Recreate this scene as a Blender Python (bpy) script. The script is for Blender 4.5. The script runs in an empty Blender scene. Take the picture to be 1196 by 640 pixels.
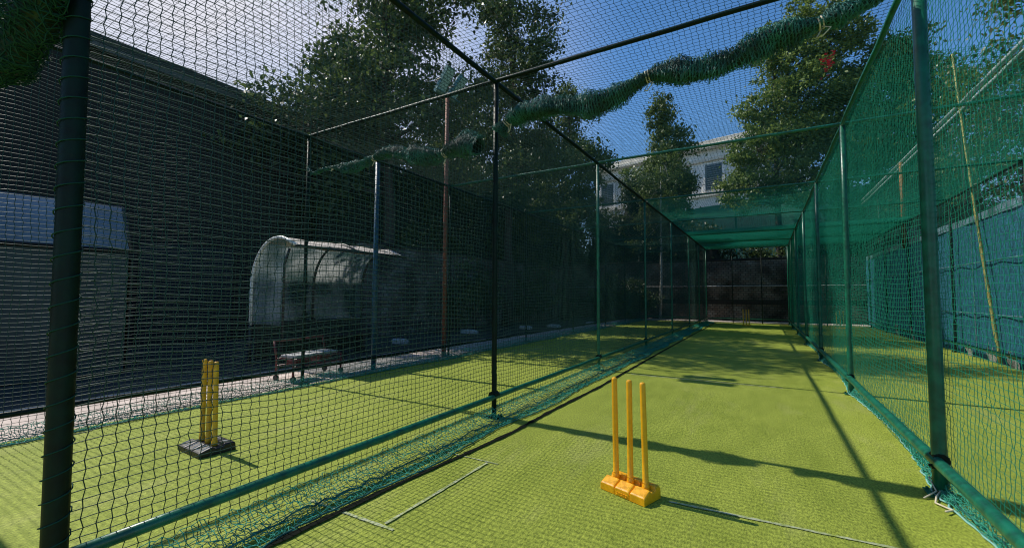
import bpy, math, random
import numpy as np
from mathutils import Vector, Matrix

random.seed(7)
rng = np.random.default_rng(11)
PI = math.pi
scene = bpy.context.scene
COL = scene.collection

# ------------------------------------------------------------------ helpers
class MB:
    """collects vertices and faces for ONE mesh"""
    def __init__(s):
        s.v = []; s.f = []
    def add(s, vs, fs):
        n = len(s.v); s.v.extend([tuple(p) for p in vs]); s.f.extend([tuple(i + n for i in f) for f in fs])
    def box(s, a, b):
        x0, y0, z0 = a; x1, y1, z1 = b
        s.add([(x0,y0,z0),(x1,y0,z0),(x1,y1,z0),(x0,y1,z0),(x0,y0,z1),(x1,y0,z1),(x1,y1,z1),(x0,y1,z1)],
              [(0,3,2,1),(4,5,6,7),(0,1,5,4),(1,2,6,5),(2,3,7,6),(3,0,4,7)])
    def tube(s, pts, rad, n=10, caps=True):
        pts = [Vector(p) for p in pts]; m = len(pts)
        if not hasattr(rad, '__len__'): rad = [rad] * m
        t0 = (pts[1] - pts[0]).normalized()
        ref = Vector((0,0,1)) if abs(t0.z) < .9 else Vector((1,0,0))
        a = t0.cross(ref).normalized()
        vs = []; fs = []
        for i in range(m):
            if i == 0: t = pts[1] - pts[0]
            elif i == m - 1: t = pts[-1] - pts[-2]
            else: t = pts[i+1] - pts[i-1]
            t.normalize()
            a = (a - t * a.dot(t)); a.normalize(); b = t.cross(a)
            for k in range(n):
                th = 2 * PI * k / n
                vs.append(pts[i] + (a * math.cos(th) + b * math.sin(th)) * rad[i])
        for i in range(m - 1):
            for k in range(n):
                k2 = (k + 1) % n
                fs.append((i*n+k, i*n+k2, (i+1)*n+k2, (i+1)*n+k))
        if caps:
            fs.append(tuple(range(n-1, -1, -1))); fs.append(tuple((m-1)*n + k for k in range(n)))
        s.add(vs, fs)
    def build(s, name, mat, parent=None, smooth=False, bevel=0):
        me = bpy.data.meshes.new(name); me.from_pydata(s.v, [], s.f); me.update()
        return link(name, me, mat, parent, smooth, bevel)

def link(name, me, mat, parent=None, smooth=False, bevel=0):
    if smooth: me.polygons.foreach_set('use_smooth', [True] * len(me.polygons))
    o = bpy.data.objects.new(name, me); COL.objects.link(o)
    if mat: me.materials.append(mat)
    if parent: o.parent = parent
    if bevel:
        b = o.modifiers.new('bevel', 'BEVEL'); b.width = bevel; b.segments = 2; b.limit_method = 'ANGLE'
    return o

def npmesh(name, V, F, mat, parent=None, smooth=False):
    """V (n,3), F (m,k) all faces with k corners"""
    me = bpy.data.meshes.new(name)
    k = F.shape[1]
    me.vertices.add(len(V)); me.vertices.foreach_set('co', np.ascontiguousarray(V, np.float32).ravel())
    me.loops.add(F.size); me.loops.foreach_set('vertex_index', np.ascontiguousarray(F, np.int32).ravel())
    me.polygons.add(len(F))
    me.polygons.foreach_set('loop_start', np.arange(0, F.size, k, dtype=np.int32))
    me.polygons.foreach_set('loop_total', np.full(len(F), k, np.int32))
    if smooth: me.polygons.foreach_set('use_smooth', np.ones(len(F), bool))
    me.update(calc_edges=True)
    return link(name, me, mat, parent)

def tag(o, label=None, cat=None, group=None, kind=None):
    if label: o['label'] = label
    if cat: o['category'] = cat
    if group: o['group'] = group
    if kind: o['kind'] = kind
    return o

def thing(name, label, cat, loc=(0,0,0), rz=0, group=None):
    o = bpy.data.objects.new(name, None); COL.objects.link(o)
    o.location = loc; o.rotation_euler.z = rz; o.empty_display_size = .1
    return tag(o, label, cat, group)

def dup(root, loc=None, rz=None, label=None):
    r = root.copy(); COL.objects.link(r)
    if loc: r.location = loc
    if rz is not None: r.rotation_euler.z = rz
    if label: r['label'] = label
    for ch in root.children:
        c = ch.copy(); COL.objects.link(c); c.parent = r
        for g in ch.children:
            d = g.copy(); COL.objects.link(d); d.parent = c
    return r

# ------------------------------------------------------------------ materials
def mat(name, base, rough=.6, metal=0, noise=0, nscale=8, c2=None, bump=0, bscale=60, spec=.5, trans=0, coords='Object'):
    m = bpy.data.materials.new(name); m.use_nodes = True
    nt = m.node_tree; N = nt.nodes; L = nt.links
    b = N['Principled BSDF']
    b.inputs['Base Color'].default_value = (*base, 1); b.inputs['Roughness'].default_value = rough
    b.inputs['Metallic'].default_value = metal; b.inputs['Specular IOR Level'].default_value = spec
    tc = N.new('ShaderNodeTexCoord')
    if noise:
        t = N.new('ShaderNodeTexNoise'); t.inputs['Scale'].default_value = nscale; t.inputs['Detail'].default_value = 6
        L.new(tc.outputs[coords], t.inputs['Vector'])
        r = N.new('ShaderNodeValToRGB'); r.color_ramp.elements[0].position = .35; r.color_ramp.elements[1].position = .68
        c2 = c2 or tuple(x * (1 - noise) for x in base)
        r.color_ramp.elements[0].color = (*base, 1); r.color_ramp.elements[1].color = (*c2, 1)
        L.new(t.outputs['Fac'], r.inputs['Fac']); L.new(r.outputs['Color'], b.inputs['Base Color'])
    if bump:
        t2 = N.new('ShaderNodeTexNoise'); t2.inputs['Scale'].default_value = bscale; t2.inputs['Detail'].default_value = 4
        L.new(tc.outputs[coords], t2.inputs['Vector'])
        bp = N.new('ShaderNodeBump'); bp.inputs['Strength'].default_value = bump; bp.inputs['Distance'].default_value = .01
        L.new(t2.outputs['Fac'], bp.inputs['Height']); L.new(bp.outputs['Normal'], b.inputs['Normal'])
    return m

def leaf_mat(name, dark, light):
    m = bpy.data.materials.new(name); m.use_nodes = True
    nt = m.node_tree; N = nt.nodes; L = nt.links
    b = N['Principled BSDF']; out = N['Material Output']
    at = N.new('ShaderNodeAttribute'); at.attribute_name = 'tone'
    r = N.new('ShaderNodeValToRGB')
    r.color_ramp.elements[0].color = (*dark, 1); r.color_ramp.elements[1].color = (*light, 1)
    L.new(at.outputs['Fac'], r.inputs['Fac']); L.new(r.outputs['Color'], b.inputs['Base Color'])
    b.inputs['Roughness'].default_value = .45
    tr = N.new('ShaderNodeBsdfTranslucent'); L.new(r.outputs['Color'], tr.inputs['Color'])
    mx = N.new('ShaderNodeMixShader'); mx.inputs['Fac'].default_value = .35
    L.new(b.outputs[0], mx.inputs[1]); L.new(tr.outputs[0], mx.inputs[2]); L.new(mx.outputs[0], out.inputs['Surface'])
    return m

def cloth_mat(name, base, alpha, c2=None, scale=(6, 6, .5), transl=.35):
    """woven shade cloth that lets part of the light through"""
    m = bpy.data.materials.new(name); m.use_nodes = True
    nt = m.node_tree; N = nt.nodes; L = nt.links
    out = N['Material Output']; b = N['Principled BSDF']; b.inputs['Roughness'].default_value = .7
    tc = N.new('ShaderNodeTexCoord'); mp = N.new('ShaderNodeMapping'); mp.inputs['Scale'].default_value = scale
    L.new(tc.outputs['Object'], mp.inputs['Vector'])
    t = N.new('ShaderNodeTexNoise'); t.inputs['Scale'].default_value = 1.5; t.inputs['Detail'].default_value = 7; t.inputs['Roughness'].default_value = .65
    L.new(mp.outputs[0], t.inputs['Vector'])
    r = N.new('ShaderNodeValToRGB'); r.color_ramp.elements[0].position = .3; r.color_ramp.elements[1].position = .72
    r.color_ramp.elements[0].color = (*(c2 or tuple(x*.45 for x in base)), 1); r.color_ramp.elements[1].color = (*base, 1)
    L.new(t.outputs['Fac'], r.inputs['Fac']); L.new(r.outputs['Color'], b.inputs['Base Color'])
    tr = N.new('ShaderNodeBsdfTranslucent'); L.new(r.outputs['Color'], tr.inputs['Color'])
    m1 = N.new('ShaderNodeMixShader'); m1.inputs['Fac'].default_value = transl
    L.new(b.outputs[0], m1.inputs[1]); L.new(tr.outputs[0], m1.inputs[2])
    tp = N.new('ShaderNodeBsdfTransparent'); m2 = N.new('ShaderNodeMixShader'); m2.inputs['Fac'].default_value = alpha
    L.new(tp.outputs[0], m2.inputs[1]); L.new(m1.outputs[0], m2.inputs[2])
    L.new(m2.outputs[0], out.inputs['Surface'])
    return m

def turf_mat():
    m = bpy.data.materials.new('artificial_turf'); m.use_nodes = True
    nt = m.node_tree; N = nt.nodes; L = nt.links
    b = N['Principled BSDF']; b.inputs['Roughness'].default_value = .75; b.inputs['Specular IOR Level'].default_value = .25
    tc = N.new('ShaderNodeTexCoord')
    def noise(scale, detail=5, stretch=None, rough=.6):
        t = N.new('ShaderNodeTexNoise'); t.inputs['Scale'].default_value = scale; t.inputs['Detail'].default_value = detail
        t.inputs['Roughness'].default_value = rough
        if stretch:
            mp = N.new('ShaderNodeMapping'); mp.inputs['Scale'].default_value = stretch
            L.new(tc.outputs['Object'], mp.inputs['Vector']); L.new(mp.outputs[0], t.inputs['Vector'])
        else: L.new(tc.outputs['Object'], t.inputs['Vector'])
        return t
    big = noise(.55, 4); mid = noise(5, 6, (1, .35, 1)); fine = noise(85, 3, (1, .45, 1), .8)
    r1 = N.new('ShaderNodeValToRGB')
    e = r1.color_ramp.elements
    e[0].position = .3; e[0].color = (.22, .278, .031, 1); e[1].position = .72; e[1].color = (.375, .43, .068, 1)
    mx = N.new('ShaderNodeMath'); mx.operation = 'MULTIPLY_ADD'; mx.inputs[1].default_value = .45
    L.new(big.outputs['Fac'], mx.inputs[0])
    m2 = N.new('ShaderNodeMath'); m2.operation = 'MULTIPLY'; m2.inputs[1].default_value = .55; L.new(mid.outputs['Fac'], m2.inputs[0])
    L.new(m2.outputs[0], mx.inputs[2]); L.new(mx.outputs[0], r1.inputs['Fac'])
    r2 = N.new('ShaderNodeValToRGB'); e = r2.color_ramp.elements
    e[0].position = .36; e[0].color = (.5, .52, .46, 1); e[1].position = .62; e[1].color = (1.3, 1.28, 1.2, 1)
    L.new(fine.outputs['Fac'], r2.inputs['Fac'])
    wn = noise(1.7, 8, (1, .28, 1), .7)
    wr = N.new('ShaderNodeValToRGB'); wr.color_ramp.elements[0].position = .53; wr.color_ramp.elements[1].position = .72
    wr.color_ramp.elements[0].color = (0, 0, 0, 1); wr.color_ramp.elements[1].color = (.5, .5, .5, 1); L.new(wn.outputs['Fac'], wr.inputs['Fac'])
    wm = N.new('ShaderNodeMix'); wm.data_type = 'RGBA'; wm.inputs['B'].default_value = (.40, .40, .15, 1)
    L.new(wr.outputs['Color'], wm.inputs['Factor']); L.new(r1.outputs['Color'], wm.inputs['A'])
    mu = N.new('ShaderNodeMix'); mu.data_type = 'RGBA'; mu.blend_type = 'MULTIPLY'; mu.inputs['Factor'].default_value = 1
    L.new(wm.outputs['Result'], mu.inputs['A']); L.new(r2.outputs['Color'], mu.inputs['B'])
    L.new(mu.outputs['Result'], b.inputs['Base Color'])
    bp = N.new('ShaderNodeBump'); bp.inputs['Strength'].default_value = .4; bp.inputs['Distance'].default_value = .010
    L.new(fine.outputs['Fac'], bp.inputs['Height']); L.new(bp.outputs['Normal'], b.inputs['Normal'])
    return m

def brick_mat(name, axis='X'):
    m = bpy.data.materials.new(name); m.use_nodes = True
    nt = m.node_tree; N = nt.nodes; L = nt.links
    b = N['Principled BSDF']; b.inputs['Roughness'].default_value = .9
    tc = N.new('ShaderNodeTexCoord'); sp = N.new('ShaderNodeSeparateXYZ'); cb = N.new('ShaderNodeCombineXYZ')
    L.new(tc.outputs['Object'], sp.inputs[0]); L.new(sp.outputs[axis], cb.inputs['X']); L.new(sp.outputs['Z'], cb.inputs['Y'])
    br = N.new('ShaderNodeTexBrick'); br.inputs['Scale'].default_value = 2.2
    br.inputs['Color1'].default_value = (.22, .15, .11, 1); br.inputs['Color2'].default_value = (.3, .27, .23, 1)
    br.inputs['Mortar'].default_value = (.06, .055, .05, 1); br.inputs['Mortar Size'].default_value = .03
    L.new(cb.outputs[0], br.inputs['Vector'])
    t = N.new('ShaderNodeTexNoise'); t.inputs['Scale'].default_value = 1.1; t.inputs['Detail'].default_value = 8
    L.new(tc.outputs['Object'], t.inputs['Vector'])
    r = N.new('ShaderNodeValToRGB'); r.color_ramp.elements[0].position = .35; r.color_ramp.elements[1].position = .65
    r.color_ramp.elements[0].color = (.15, .14, .13, 1); r.color_ramp.elements[1].color = (1, 1, 1, 1)
    L.new(t.outputs['Fac'], r.inputs['Fac'])
    mu = N.new('ShaderNodeMix'); mu.data_type = 'RGBA'; mu.blend_type = 'MULTIPLY'; mu.inputs['Factor'].default_value = 1
    L.new(br.outputs['Color'], mu.inputs['A']); L.new(r.outputs['Color'], mu.inputs['B']); L.new(mu.outputs['Result'], b.inputs['Base Color'])
    bp = N.new('ShaderNodeBump'); bp.inputs['Strength'].default_value = .7; bp.inputs['Distance'].default_value = .02
    L.new(br.outputs['Fac'], bp.inputs['Height']); bp.invert = True; L.new(bp.outputs['Normal'], b.inputs['Normal'])
    return m

M = {}
M['turf'] = turf_mat()
M['concrete'] = mat('path_concrete', (.66, .55, .49), .9, noise=.4, nscale=3, bump=.5, bscale=25)
M['yard'] = mat('yard_ground', (.10, .10, .085), .95, noise=.5, nscale=.6, bump=.4, bscale=20)
M['dark_strip'] = mat('black_turf_strip', (.006, .009, .006), .95, spec=.1)
M['shaded_yard'] = mat('shade_dark_ground', (.045, .05, .042), .9, noise=.5, nscale=2, bump=.4, bscale=60)
M['line'] = mat('worn_line_paint', (.46, .49, .32), .85, noise=.6, nscale=22, c2=(.28, .34, .07))
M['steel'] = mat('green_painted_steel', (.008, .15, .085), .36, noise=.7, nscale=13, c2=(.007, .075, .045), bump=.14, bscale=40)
M['steel_dark'] = mat('shade_dark_green_steel', (.002, .017, .010), .5, spec=.2, noise=.6, nscale=14, c2=(.003, .007, .005), bump=.15, bscale=50)  # darker copy of the green steel; shade on the posts put into its colour
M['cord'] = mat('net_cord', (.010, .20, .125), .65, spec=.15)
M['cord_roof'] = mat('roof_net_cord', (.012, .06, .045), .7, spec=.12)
M['cord_dark'] = mat('shade_dark_net_cord', (.014, .060, .047), .48, spec=.38)  # darker copy of the net cord; shaded side of the left walls put into colour
M['roll'] = mat('bunched_net', (.006, .05, .034), .7, noise=.8, nscale=18, c2=(.002, .008, .006), bump=1, bscale=40)
M['rollcord'] = mat('bunched_net_cord', (.034, .225, .18), .5, noise=.7, nscale=5, c2=(.008, .055, .046))
M['skirtcord'] = mat('skirt_cord', (.045, .32, .23), .7, spec=.2)
M['rope'] = mat('hem_rope', (.22, .46, .42), .6)
M['tie'] = mat('tie_cord', (.62, .55, .4), .7)
M['yellow'] = mat('yellow_plastic', (.96, .47, .005), .42, noise=.3, nscale=26, c2=(.88, .38, .006), bump=.05, bscale=80)
M['yellow2'] = mat('worn_yellow_plastic', (.85, .44, .012), .5, noise=.4, nscale=14)
M['black_plastic'] = mat('black_rubber', (.018, .018, .02), .45, noise=.4, nscale=20)
M['white_paint'] = mat('white_mark', (.6, .6, .6), .6)
M['rust'] = mat('rusty_red_pole', (.28, .075, .045), .7, noise=.6, nscale=14, c2=(.16, .05, .03), bump=.3, bscale=50)
M['orange'] = mat('orange_pole', (.42, .16, .04), .6, noise=.5, nscale=12)
M['blue'] = mat('blue_pole_paint', (.012, .085, .17), .4, noise=.5, nscale=15)
M['bamboo'] = mat('bamboo', (.42, .40, .10), .5, noise=.5, nscale=12)
M['lamp_body'] = mat('lamp_housing', (.10, .22, .20), .4, metal=.3)
M['lamp_glass'] = mat('lamp_glass', (.35, .5, .5), .1)
M['red'] = mat('red_frame_paint', (.12, .016, .022), .4, noise=.4, nscale=10)
M['grey_pad'] = mat('grey_pad', (.42, .42, .42), .7, noise=.3)
M['white_frame'] = mat('white_tube_paint', (.85, .85, .8), .35)
M['grey_rail'] = mat('grey_rail_paint', (.34, .42, .42), .5, noise=.4, nscale=6)
M['dark_metal'] = mat('dark_metal', (.015, .018, .02), .5)
M['shed'] = mat('shed_cladding', (.017, .018, .013), .85, noise=.3, nscale=2)
M['shed_roof'] = mat('shed_roof_sheet', (.018, .026, .02), .7, noise=.3, nscale=3)
M['teal_panel'] = mat('teal_panel', (.03, .055, .06), .5, noise=.4, nscale=1.5)
M['trim'] = mat('shed_trim', (.06, .07, .065), .6)
M['shed_door'] = mat('shed_door', (.014, .021, .019), .6, noise=.3, nscale=4)
M['brick_x'] = brick_mat('dark_brickwork', 'X')
M['brick_y'] = brick_mat('side_brickwork', 'Y')
M['stain'] = mat('dark_wall_band', (.02, .018, .016), .9)
M['pale_stone'] = mat('pale_stone', (.6, .6, .58), .8, noise=.3, nscale=8)
M['screen'] = cloth_mat('blue_green_windbreak', (.035, .26, .36), .97, c2=(.007, .06, .10), scale=(8, 13, 6), transl=.15)
M['hem'] = mat('windbreak_hem', (.16, .30, .36), .7, noise=.5, nscale=8)
M['tallnet'] = cloth_mat('fine_green_netting', (.008, .13, .09), .34, scale=(2, 2, .4))
M['greencloth'] = cloth_mat('green_shade_cloth', (.015, .30, .19), .95, scale=(1.2, 1, 2.5))
M['canopycloth'] = cloth_mat('canopy_cloth', (.012, .26, .17), .8, transl=.55)
M['house'] = mat('cream_render', (.92, .91, .86), .85, noise=.15, nscale=2)
M['house_trim'] = mat('cream_cornice', (.8, .74, .62), .8, noise=.2, nscale=3)
M['louvre'] = mat('grey_louvre', (.16, .2, .22), .6)
M['pane'] = mat('window_pane', (.03, .05, .06), .08)
M['bark'] = mat('tree_bark', (.06, .048, .038), .9, noise=.5, nscale=6, bump=.8, bscale=18)
M['birch'] = mat('pale_bark', (.55, .55, .5), .8, noise=.5, nscale=5, bump=.4, bscale=20)
M['leaf_dark'] = leaf_mat('dark_leaves', (.016, .038, .012), (.15, .21, .06))
M['leaf_mid'] = leaf_mat('mid_leaves', (.03, .06, .015), (.20, .27, .06))
M['leaf_light'] = leaf_mat('yellow_green_leaves', (.045, .10, .02), (.31, .40, .085))
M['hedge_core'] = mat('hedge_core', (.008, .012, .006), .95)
M['petal'] = mat('red_petals', (.55, .02, .06), .6)

def polycarb():
    m = bpy.data.materials.new('translucent_sheet'); m.use_nodes = True
    nt = m.node_tree; N = nt.nodes; L = nt.links; out = N['Material Output']; b = N['Principled BSDF']
    b.inputs['Roughness'].default_value = .22
    tc = N.new('ShaderNodeTexCoord'); t = N.new('ShaderNodeTexNoise'); t.inputs['Scale'].default_value = 1.3; t.inputs['Detail'].default_value = 5; t.inputs['Distortion'].default_value = .3
    L.new(tc.outputs['Object'], t.inputs['Vector'])
    r = N.new('ShaderNodeValToRGB'); r.color_ramp.elements[0].position = .4; r.color_ramp.elements[1].position = .66
    r.color_ramp.elements[0].color = (.08, .15, .15, 1); r.color_ramp.elements[1].color = (.86, .9, .9, 1)
    L.new(t.outputs['Fac'], r.inputs['Fac']); L.new(r.outputs['Color'], b.inputs['Base Color'])
    tr = N.new('ShaderNodeBsdfTranslucent'); L.new(r.outputs['Color'], tr.inputs['Color'])
    m1 = N.new('ShaderNodeMixShader'); m1.inputs['Fac'].default_value = .45
    L.new(b.outputs[0], m1.inputs[1]); L.new(tr.outputs[0], m1.inputs[2])
    tp = N.new('ShaderNodeBsdfTransparent'); tp.inputs['Color'].default_value = (.8, .9, .9, 1)
    m2 = N.new('ShaderNodeMixShader'); m2.inputs['Fac'].default_value = .5
    L.new(tp.outputs[0], m2.inputs[1]); L.new(m1.outputs[0], m2.inputs[2]); L.new(m2.outputs[0], out.inputs['Surface'])
    return m
M['poly'] = polycarb()
M['tan_sheet'] = mat('pale_tan_sheet', (.75, .66, .57), .5, noise=.4, nscale=4)
M['poly_silver'] = mat('silver_sheet', (.24, .26, .255), .3, metal=.5, noise=.35, nscale=1.6)

# ------------------------------------------------------------------ layout (metres; Y runs down the lanes)
XL, XR, XO, XF = -2.53, .976, -5.876, 4.05
H, HR = 3.676, .233
YS = [.6, 3.937, 7.322, 10.81, 14.31, 17.94, 20.9, 23.75]

# ------------------------------------------------------------------ ground
g = MB(); g.box((-400, -400, -.5), (400, 400, -.03)); tag(g.build('ground', M['yard']), kind='structure')
g = MB(); g.box((-5.78, -6, -.028), (4.0, 23.9, 0)); tag(g.build('turf', M['turf']), kind='structure')
g = MB(); g.box((-11.99, -14, -.028), (-5.785, 24.9, -.006)); tag(g.build('path', M['concrete']), kind='structure')
g = MB(); g.box((-5.78, 23.905, -.028), (4.0, 25.2, .05)); tag(g.build('kerb', M['concrete']), kind='structure')

def strip(mb, a, b, w, z=.0045):
    a = Vector((a[0], a[1], 0)); b = Vector((b[0], b[1], 0)); d = (b - a).normalized(); n = Vector((-d.y, d.x, 0)) * w / 2
    k = max(2, int((b - a).length / .06)); vs = []; fs = []
    for i in range(k + 1):
        p = a + (b - a) * i / k; j = 1 + random.uniform(-.35, .25)
        vs += [(p.x + n.x*j, p.y + n.y*j, z), (p.x - n.x*j, p.y - n.y*j, z)]
    for i in range(k): fs.append((2*i, 2*i+1, 2*i+3, 2*i+2))
    mb.add(vs, fs)
g = MB()
strip(g, (-2.50, 1.76), (-1.80, 1.78), .028)
strip(g, (-1.885, 1.80), (-1.885, 2.84), .022, .0075)
strip(g, (-2.35, 2.86), (-1.80, 2.865), .016)
strip(g, (-.55, 2.915), (.60, 2.99), .024)
strip(g, (-1.95, 7.25), (.2, 7.3), .03)
tag(g.build('crease_lines', M['line']), kind='structure')

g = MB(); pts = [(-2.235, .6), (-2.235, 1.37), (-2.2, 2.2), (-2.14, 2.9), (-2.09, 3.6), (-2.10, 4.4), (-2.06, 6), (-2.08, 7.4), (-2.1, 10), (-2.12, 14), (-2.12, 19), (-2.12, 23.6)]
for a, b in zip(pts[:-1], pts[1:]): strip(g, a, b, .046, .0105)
tag(g.build('turf_strip', M['dark_strip']), kind='structure')  # narrow black strip laid on the turf along the left net
g = MB(); g.box((-13.45, -14, -.0275), (-7.35, 24.9, -.0015)); tag(g.build('yard', M['shaded_yard']), kind='structure')  # dark sheet over the path; the shade there is deepened by its colour
# ------------------------------------------------------------------ steel frame
frame = thing('cage_frame', 'green tubular steel frame of posts, rails and cross beams around the batting lanes', 'cage frame', (XL, YS[1], 0))
FO = Vector((XL, YS[1], 0))
def fpart(name, fn, m='steel', smooth=True, parent=None):
    mb = MB(); fn(mb)
    mb.v = [(x - FO.x, y - FO.y, z - FO.z) for x, y, z in mb.v]
    return mb.build(name, M[m], parent or frame, smooth)
def wob(a, b, n=14, s=.006):
    a = Vector(a); b = Vector(b)
    return [a.lerp(b, i/n) + Vector((random.uniform(-s, s), random.uniform(-s, s)*.3, random.uniform(-s, s)*.6)) for i in range(n+1)]
def post(x, y, r, m, lean=0):
    o = fpart('post', lambda mb: mb.tube([(x + .075*lean, y, 0), (x + .065*lean, y, .25), (x - .02*lean, y, 2.5), (x - .06*lean, y, H)], r, 14), m)
    def base(mb):
        mb.box((x - .075, y - .075, .002), (x + .075, y + .075, .012))
        for sx in (-1, 1):
            for sy in (-1, 1): mb.tube([(x + sx*.055, y + sy*.055, .012), (x + sx*.055, y + sy*.055, .026)], .009, 6)
    b = fpart('base_plate', base, m, False, o)
    return o
for i, y in enumerate(YS):
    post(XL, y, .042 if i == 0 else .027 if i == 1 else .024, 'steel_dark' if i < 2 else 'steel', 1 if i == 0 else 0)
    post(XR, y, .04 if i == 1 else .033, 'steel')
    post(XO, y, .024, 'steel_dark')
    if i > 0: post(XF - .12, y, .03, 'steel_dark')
RT, RB = .03, .03
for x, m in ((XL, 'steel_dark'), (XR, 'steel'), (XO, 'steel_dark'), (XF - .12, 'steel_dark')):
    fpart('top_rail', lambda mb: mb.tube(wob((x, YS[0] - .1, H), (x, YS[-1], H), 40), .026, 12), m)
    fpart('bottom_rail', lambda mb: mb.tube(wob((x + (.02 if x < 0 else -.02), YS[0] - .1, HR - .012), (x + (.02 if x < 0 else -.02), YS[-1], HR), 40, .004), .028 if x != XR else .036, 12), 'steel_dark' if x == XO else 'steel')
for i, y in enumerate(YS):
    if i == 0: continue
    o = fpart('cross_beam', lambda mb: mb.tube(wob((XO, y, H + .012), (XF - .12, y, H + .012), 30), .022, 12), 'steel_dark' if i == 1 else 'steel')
    for x in (XL, XR):
        def cl(mb, x=x, y=y):
            mb.tube([(x, y - .045, HR), (x, y + .045, HR)], .046, 10)
            mb.box((x - .05, y - .05, HR - .055), (x - .028, y - .03, HR - .02))
            mb.tube([(x - .065, y - .04, HR - .035), (x + .05, y - .04, HR - .035)], .009, 6)
        fpart('clamp', cl, 'steel_dark', False)
# end frame
fpart('end_beam', lambda mb: mb.tube(wob((XO, YS[-1], HR), (XF - .12, YS[-1], HR), 20), .022, 10))
for x in (-4.2, -1.35, -.1, 2.4):
    fpart('end_post', lambda mb: mb.tube([(x, YS[-1], 0), (x, YS[-1], H)], .02, 8), 'steel_dark')

# ------------------------------------------------------------------ nets made of real cords
def cords(P, uax, vax, nax, r, knots=None):
    """P (nu,nv,3) knot positions -> vertices and quads of three sided cords along both directions"""
    nu, nv, _ = P.shape
    out_v = []; out_f = []; base = 0
    ang = np.array([0, PI/2, PI, 1.5*PI])
    def strands(Q, a, b):
        nonlocal base
        A, B, _ = Q.shape
        off = r * (np.cos(ang)[:, None] * a[None] + np.sin(ang)[:, None] * b[None])
        V = (Q[:, :, None, :] + off[None, None]).reshape(-1, 3)
        idx = np.arange(A * B * 4).reshape(A, B, 4) + base
        a0 = idx[:, :-1, :]; a1 = idx[:, 1:, :]
        F = np.stack([a0, np.roll(a0, -1, 2), np.roll(a1, -1, 2), a1], -1).reshape(-1, 4)
        out_v.append(V); out_f.append(F); base += len(V)
    strands(P, uax, nax)
    strands(np.swapaxes(P, 0, 1), vax, nax)
    if knots is not None:
        K = P.reshape(-1, 3); k = knots
        o = np.array([uax*k, vax*k, -uax*k, -vax*k, nax*k, -nax*k])
        V = (K[:, None, :] + o[None]).reshape(-1, 3)
        f = np.array([(0,1,4,4),(1,2,4,4),(2,3,4,4),(3,0,4,4),(1,0,5,5),(2,1,5,5),(3,2,5,5),(0,3,5,5)])
        # two triangles joined into quads: use the four equatorial-vertical quads instead of degenerate ones
        f = np.array([(4,0,5,1),(4,1,5,2),(4,2,5,3),(4,3,5,0)])
        F = (f[None] + (np.arange(len(K)) * 6)[:, None, None] + base).reshape(-1, 4)
        out_v.append(V); out_f.append(F); base += len(V)
    return np.concatenate(out_v), np.concatenate(out_f)

def smooth_noise(u, v, seed, lu=1.3, lv=1.0):
    r = np.random.default_rng(seed); s = np.zeros(np.broadcast(u, v).shape)
    for k in range(9):
        fu, fv = r.uniform(.3, 1.6, 2); p, q = r.uniform(0, 6.28, 2); sg = r.choice([-1, 1])
        s += np.sin(u * fu * 2*PI / lu / 2 + sg * v * fv * 2*PI / lv / 2 + p) * np.cos(v * fv / lv + q)
    return s / 3.2

def wall_net(name, label, x, y0, y1, z0, z1, m, seed, bow=.03, knots=.0052, r=.0022, zig=.0043, parent=None):
    g = .05; nu = int((y1 - y0) / g) + 1; nv = int((z1 - z0) / .039) + 1
    y = np.linspace(y0, y1, nu)[:, None]; z = np.linspace(z0, z1, nv)[None]
    # rails and posts hold the net: less bow near them
    hz = np.clip(np.minimum(z - z0, z1 - z) / .6, 0, 1)
    X = x + bow * smooth_noise(y, z, seed, 2.2, 2.0) * hz
    Y = y + .012 * smooth_noise(y, z, seed + 1, .8, .9) + zig * np.where((np.add.outer(np.arange(nu), np.arange(nv))) % 2, 1, -1)
    Z = z + .034 * smooth_noise(y, z, seed + 2, .9, 1.1) * hz 
    P = np.stack([X + 0*Y, Y, Z + 0*Y], -1) + rng.normal(0, .0021, (nu, nv, 3)) * np.array([1.2, .6, .6])
    V, F = cords(P, np.array([0,1.,0]), np.array([0,0,1.]), np.array([1.,0,0]), r, knots)
    o = npmesh(name, V, F, M[m], parent, True)
    if label: tag(o, label, 'net')
    return o

def roof_net(name, label, x0, x1, y0, y1, m, seed, r=.0019):
    g = .05; nu = int((x1 - x0) / g) + 1; nv = int((y1 - y0) / g) + 1
    x = np.linspace(x0, x1, nu)[:, None]; y = np.linspace(y0, y1, nv)[None]
    t = np.zeros_like(y)
    for a, b in zip(YS[:-1], YS[1:]):
        s = (y - a) / (b - a); k = (s >= 0) & (s < 1); t = np.where(k, np.sin(PI * np.clip(s, 0, 1)), t)
    w = np.sin(PI * (x - x0) / (x1 - x0))
    Z = H + .02 - (.02 + .07 * t) * w + .015 * smooth_noise(x, y, seed, 1.5, 1.5)
    X = x + .012 * smooth_noise(x, y, seed + 1) + .006 * np.where(np.add.outer(np.arange(nu), np.arange(nv)) % 2, 1, -1)
    Y = y + .02 * smooth_noise(x, y, seed + 2) + 0*x
    P = np.stack([X, Y, Z], -1) + rng.normal(0, .002, (nu, nv, 3))
    V, F = cords(P, np.array([1.,0,0]), np.array([0,1.,0]), np.array([0,0,1.]), r, None)
    o = npmesh(name, V, F, M[m], None, True); tag(o, label, 'net'); return o

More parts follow.
